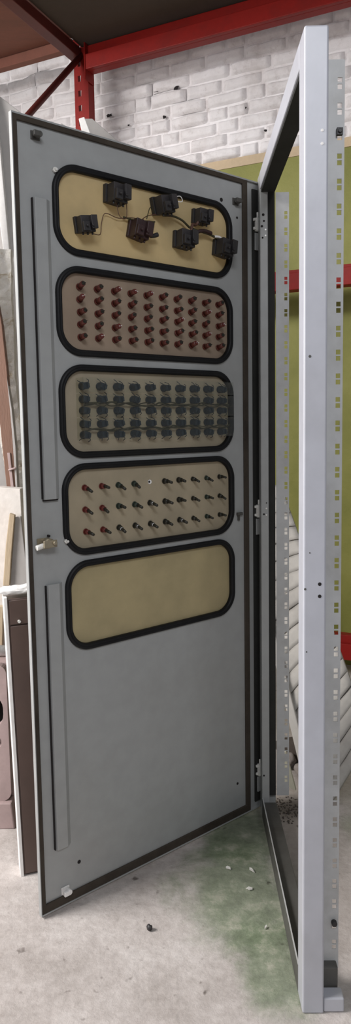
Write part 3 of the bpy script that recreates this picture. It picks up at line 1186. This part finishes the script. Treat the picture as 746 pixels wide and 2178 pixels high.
rough_plank('flaking_plank', [(-40, 528), (23, 530), (24, 640), (29, 700), (31, 800), (60, 1045), (20, 1045), (-8, 900), (-40, 690)], 2.435, 0.03, 'flaky',
            'rough plank with flaking white paint standing behind the door edge, above the beige board', 'plank')
bp_ = empty('brown_plank', at(20, 1036, 2.385))
tag(bp_, 'weathered dark brown plank with an iron strap, slanting in front of the flaking plank', 'plank')
bl = Vector(bp_.location)
bm = BM()
slab(bm, [at(x, y, 2.385) - bl for x, y in ((-60, 300), (-28, 520), (4, 690), (14, 780), (23, 880), (27, 940), (33, 1036), (14, 1036), (0, 905), (-60, 560))], (0, 0.03, 0))
obj('board', bm, 'brown_wood', bp_, bevel=0.002)
bm = BM()
slab(bm, [at(x, y, 2.382) - bl for x, y in ((14, 800), (25, 870), (33, 950), (37, 1037), (33, 1037), (27, 942), (22, 880))], (0, 0.032, 0))
obj('edge_strip', bm, 'grey_board', bp_, bevel=0.001)
bm = BM()
slab(bm, [at(x, y, 2.380) - bl for x, y in ((15, 963), (21, 963), (29, 1036), (23, 1036))], (0, 0.006, 0))
cyl(bm, at(18, 1000, 2.376) - bl, at(34, 995, 2.376) - bl, 0.0035, n=10)
obj('iron_strap', bm, 'mauve', bp_, bevel=0.001)

# beige board with the lath and grey sheet in front of it
flat('beige_board', [(-60, 1032), (43, 1040), (62, 1400), (62, 1900), (-60, 1900)], 2.32, 0.055, 'white_board',
     'thick dusty beige board standing below the brown plank at the far left', 'board')
flat('wooden_lath', [(20, 1092), (31, 1096), (24, 1180), (20, 1246), (6, 1246), (12, 1160)], 2.285, 0.02, 'tan_wood',
     'short tan wooden lath leaning on the beige board above the white cloth', 'lath')
flat('grey_plate', [(32, 1100), (44, 1098), (62, 1250), (62, 1300), (21, 1300), (21, 1246)], 2.30, 0.012, 'grey_board',
     'pale grey plate beside the tan lath, half hidden behind the door edge', 'plate')
flat('wooden_lath', [(-30, 1290), (7, 1290), (4, 1402), (-30, 1402)], 2.2985, 0.02, 'tan_wood',
     'tan wooden slat at the left picture edge above the mauve machine', 'lath')

# brown laminate cabinet side with white edge
bdir = Vector((0.953, 0.303, 0)).normalized()
bn = Vector((bdir.y, -bdir.x, 0))
B0 = at_plane(51, 1861, (0, 0, 0), Vector((0, 0, 1)))
bb = empty('drawer_unit', B0, math.atan2(bdir.y, bdir.x))
tag(bb, 'narrow dark brown drawer unit with a white left edge, standing behind the door edge', 'drawer unit')
bb.rotation_euler = (0, math.radians(-1.1), math.atan2(bdir.y, bdir.x))
HB = 0.800
bm = BM()
box(bm, 0.0, 0.24, 0.0, 0.05, 0.0, HB)
obj('body', bm, 'brown_board', bb, bevel=0.002)
bm = BM()
box(bm, 0.004, 0.236, -0.006, -0.0005, 0.006, HB - 0.075)
obj('lower_front', bm, 'brown_board', bb, bevel=0.0015)
bm = BM()
box(bm, 0.004, 0.236, -0.006, -0.0005, HB - 0.071, HB - 0.003)
fr = obj('drawer_front', bm, 'brown_board', bb, bevel=0.0015)
bm = BM()
cyl(bm, (0.028, -0.0062, HB - 0.062), (0.028, -0.014, HB - 0.062), 0.0042, n=12)
obj('knob', bm, 'metal', fr)
bm = BM()
box(bm, -0.0095, -0.0003, -0.007, 0.05, 0.0, HB + 0.006)
obj('edge_strip', bm, 'white_paint', bb, bevel=0.001)

# crumpled cloth lying on top of it
bm = BM()
c0 = bb.matrix_basis @ Vector((0.03, 0.022, HB))
res = bmesh.ops.create_icosphere(bm, subdivisions=4, radius=1)
for v in res['verts']:
    q = v.co.copy()
    n = noise.noise(q * 1.9) * 0.25 + noise.noise(q * 4.5) * 0.12
    v.co = Vector((q.x * 0.055 * (1 + n), q.y * 0.024 * (1 + n), max(-0.0, (q.z * 0.5 + 0.5) * 0.026 * (1 + 1.2 * n))))
o = obj('cloth_rag', bm, 'cloth', smooth=True)
o.location = (c0.x, c0.y, HB + 0.0062)
o.rotation_euler = (0, 0, math.atan2(bdir.y, bdir.x))
tag(o, 'crumpled white rag lying on top of the brown drawer unit', 'rag')

# mauve machine, cut by the left picture edge
mc = empty('old_machine', (-0.700, 2.235, 0))
tag(mc, 'old mauve painted cast machine on feet standing on the floor at the far left', 'machine')
bm = BM()
H0 = 0.53
arch = [(-0.16 + 0.30, 0.30), (0.14, 0.40)]
outer = rrect(-0.25, 0.175, 0.085, H0, 0.03, 6)
hole1 = rrect(-0.10, 0.160, 0.325, 0.435, 0.045, 6)
hole2 = rrect(-0.10, 0.150, 0.262, 0.298, 0.014, 4)
plate(bm, outer, [hole1, hole2], lambda a, b, s: Vector((a, -0.12 + 0.03 * s, b)))
box(bm, -0.25, 0.175, -0.0895, 0.060, 0.087, 0.25)
box(bm, -0.25, 0.175, -0.0895, 0.060, 0.452, H0 - 0.002)
obj('casting', bm, 'mauve', mc, bevel=0.006, segs=3)
bm = BM()
box(bm, -0.24, 0.165, 0.035, 0.058, 0.2505, 0.4515)
obj('back_plate', bm, 'black_void', mc)
for x in (-0.21, 0.135):
    bm = BM()
    vs = box(bm, x - 0.03, x + 0.05, -0.135, 0.055, 0.0, 0.086)
    for v in vs:
        if v.co.z > 0.05:
            v.co.x = x + 0.01 + (v.co.x - x - 0.01) * 0.8
    obj('foot', bm, 'mauve', mc, bevel=0.004)
bm = BM()
cyl(bm, (-0.2, -0.03, H0 + 0.0175), (0.160, -0.03, H0 + 0.0175), 0.017, n=24)
o = obj('white_roll', bm, 'cloth')
o.location = (-0.700, 2.235, 0)
tag(o, 'white roll lying on top of the mauve machine at the left picture edge', 'roll')

# ------------------------------------------------------------------ light
w = bpy.data.worlds.new('hall')
S.world = w
w.use_nodes = True
bg = w.node_tree.nodes['Background']
bg.inputs[0].default_value = (0.95, 0.97, 1.0, 1)
bg.inputs[1].default_value = 0.20


def area(name, loc, target, sx, sy, energy, col=(1, 1, 1)):
    l = bpy.data.lights.new(name, 'AREA')
    l.shape = 'RECTANGLE'
    l.size, l.size_y = sx, sy
    l.energy = energy
    l.color = col
    o = bpy.data.objects.new(name, l)
    COL.objects.link(o)
    o.location = loc
    d = Vector(target) - Vector(loc)
    o.rotation_euler = d.to_track_quat('-Z', 'Y').to_euler()
    return o


area('window_daylight', (-3.6, 0.9, 3.4), (0.2, 2.2, 1.2), 2.4, 0.8, 205, (1.0, 0.97, 0.95))
area('left_fill_light', (-2.1, 1.15, 1.75), (-0.5, 2.2, 1.3), 0.9, 1.4, 46, (1.0, 0.97, 0.95))  # added fill light, brightens the door edge and the things at left
area('ceiling_lamp', (0.5, -1.6, 3.4), (0.3, 2.2, 1.0), 1.6, 0.6, 60, (0.93, 0.95, 1.0))

S.view_settings.view_transform = 'Standard'
S.view_settings.look = 'None'
S.view_settings.gamma = 1.0
S.view_settings.exposure = 0.0
S.view_settings.use_curve_mapping = False
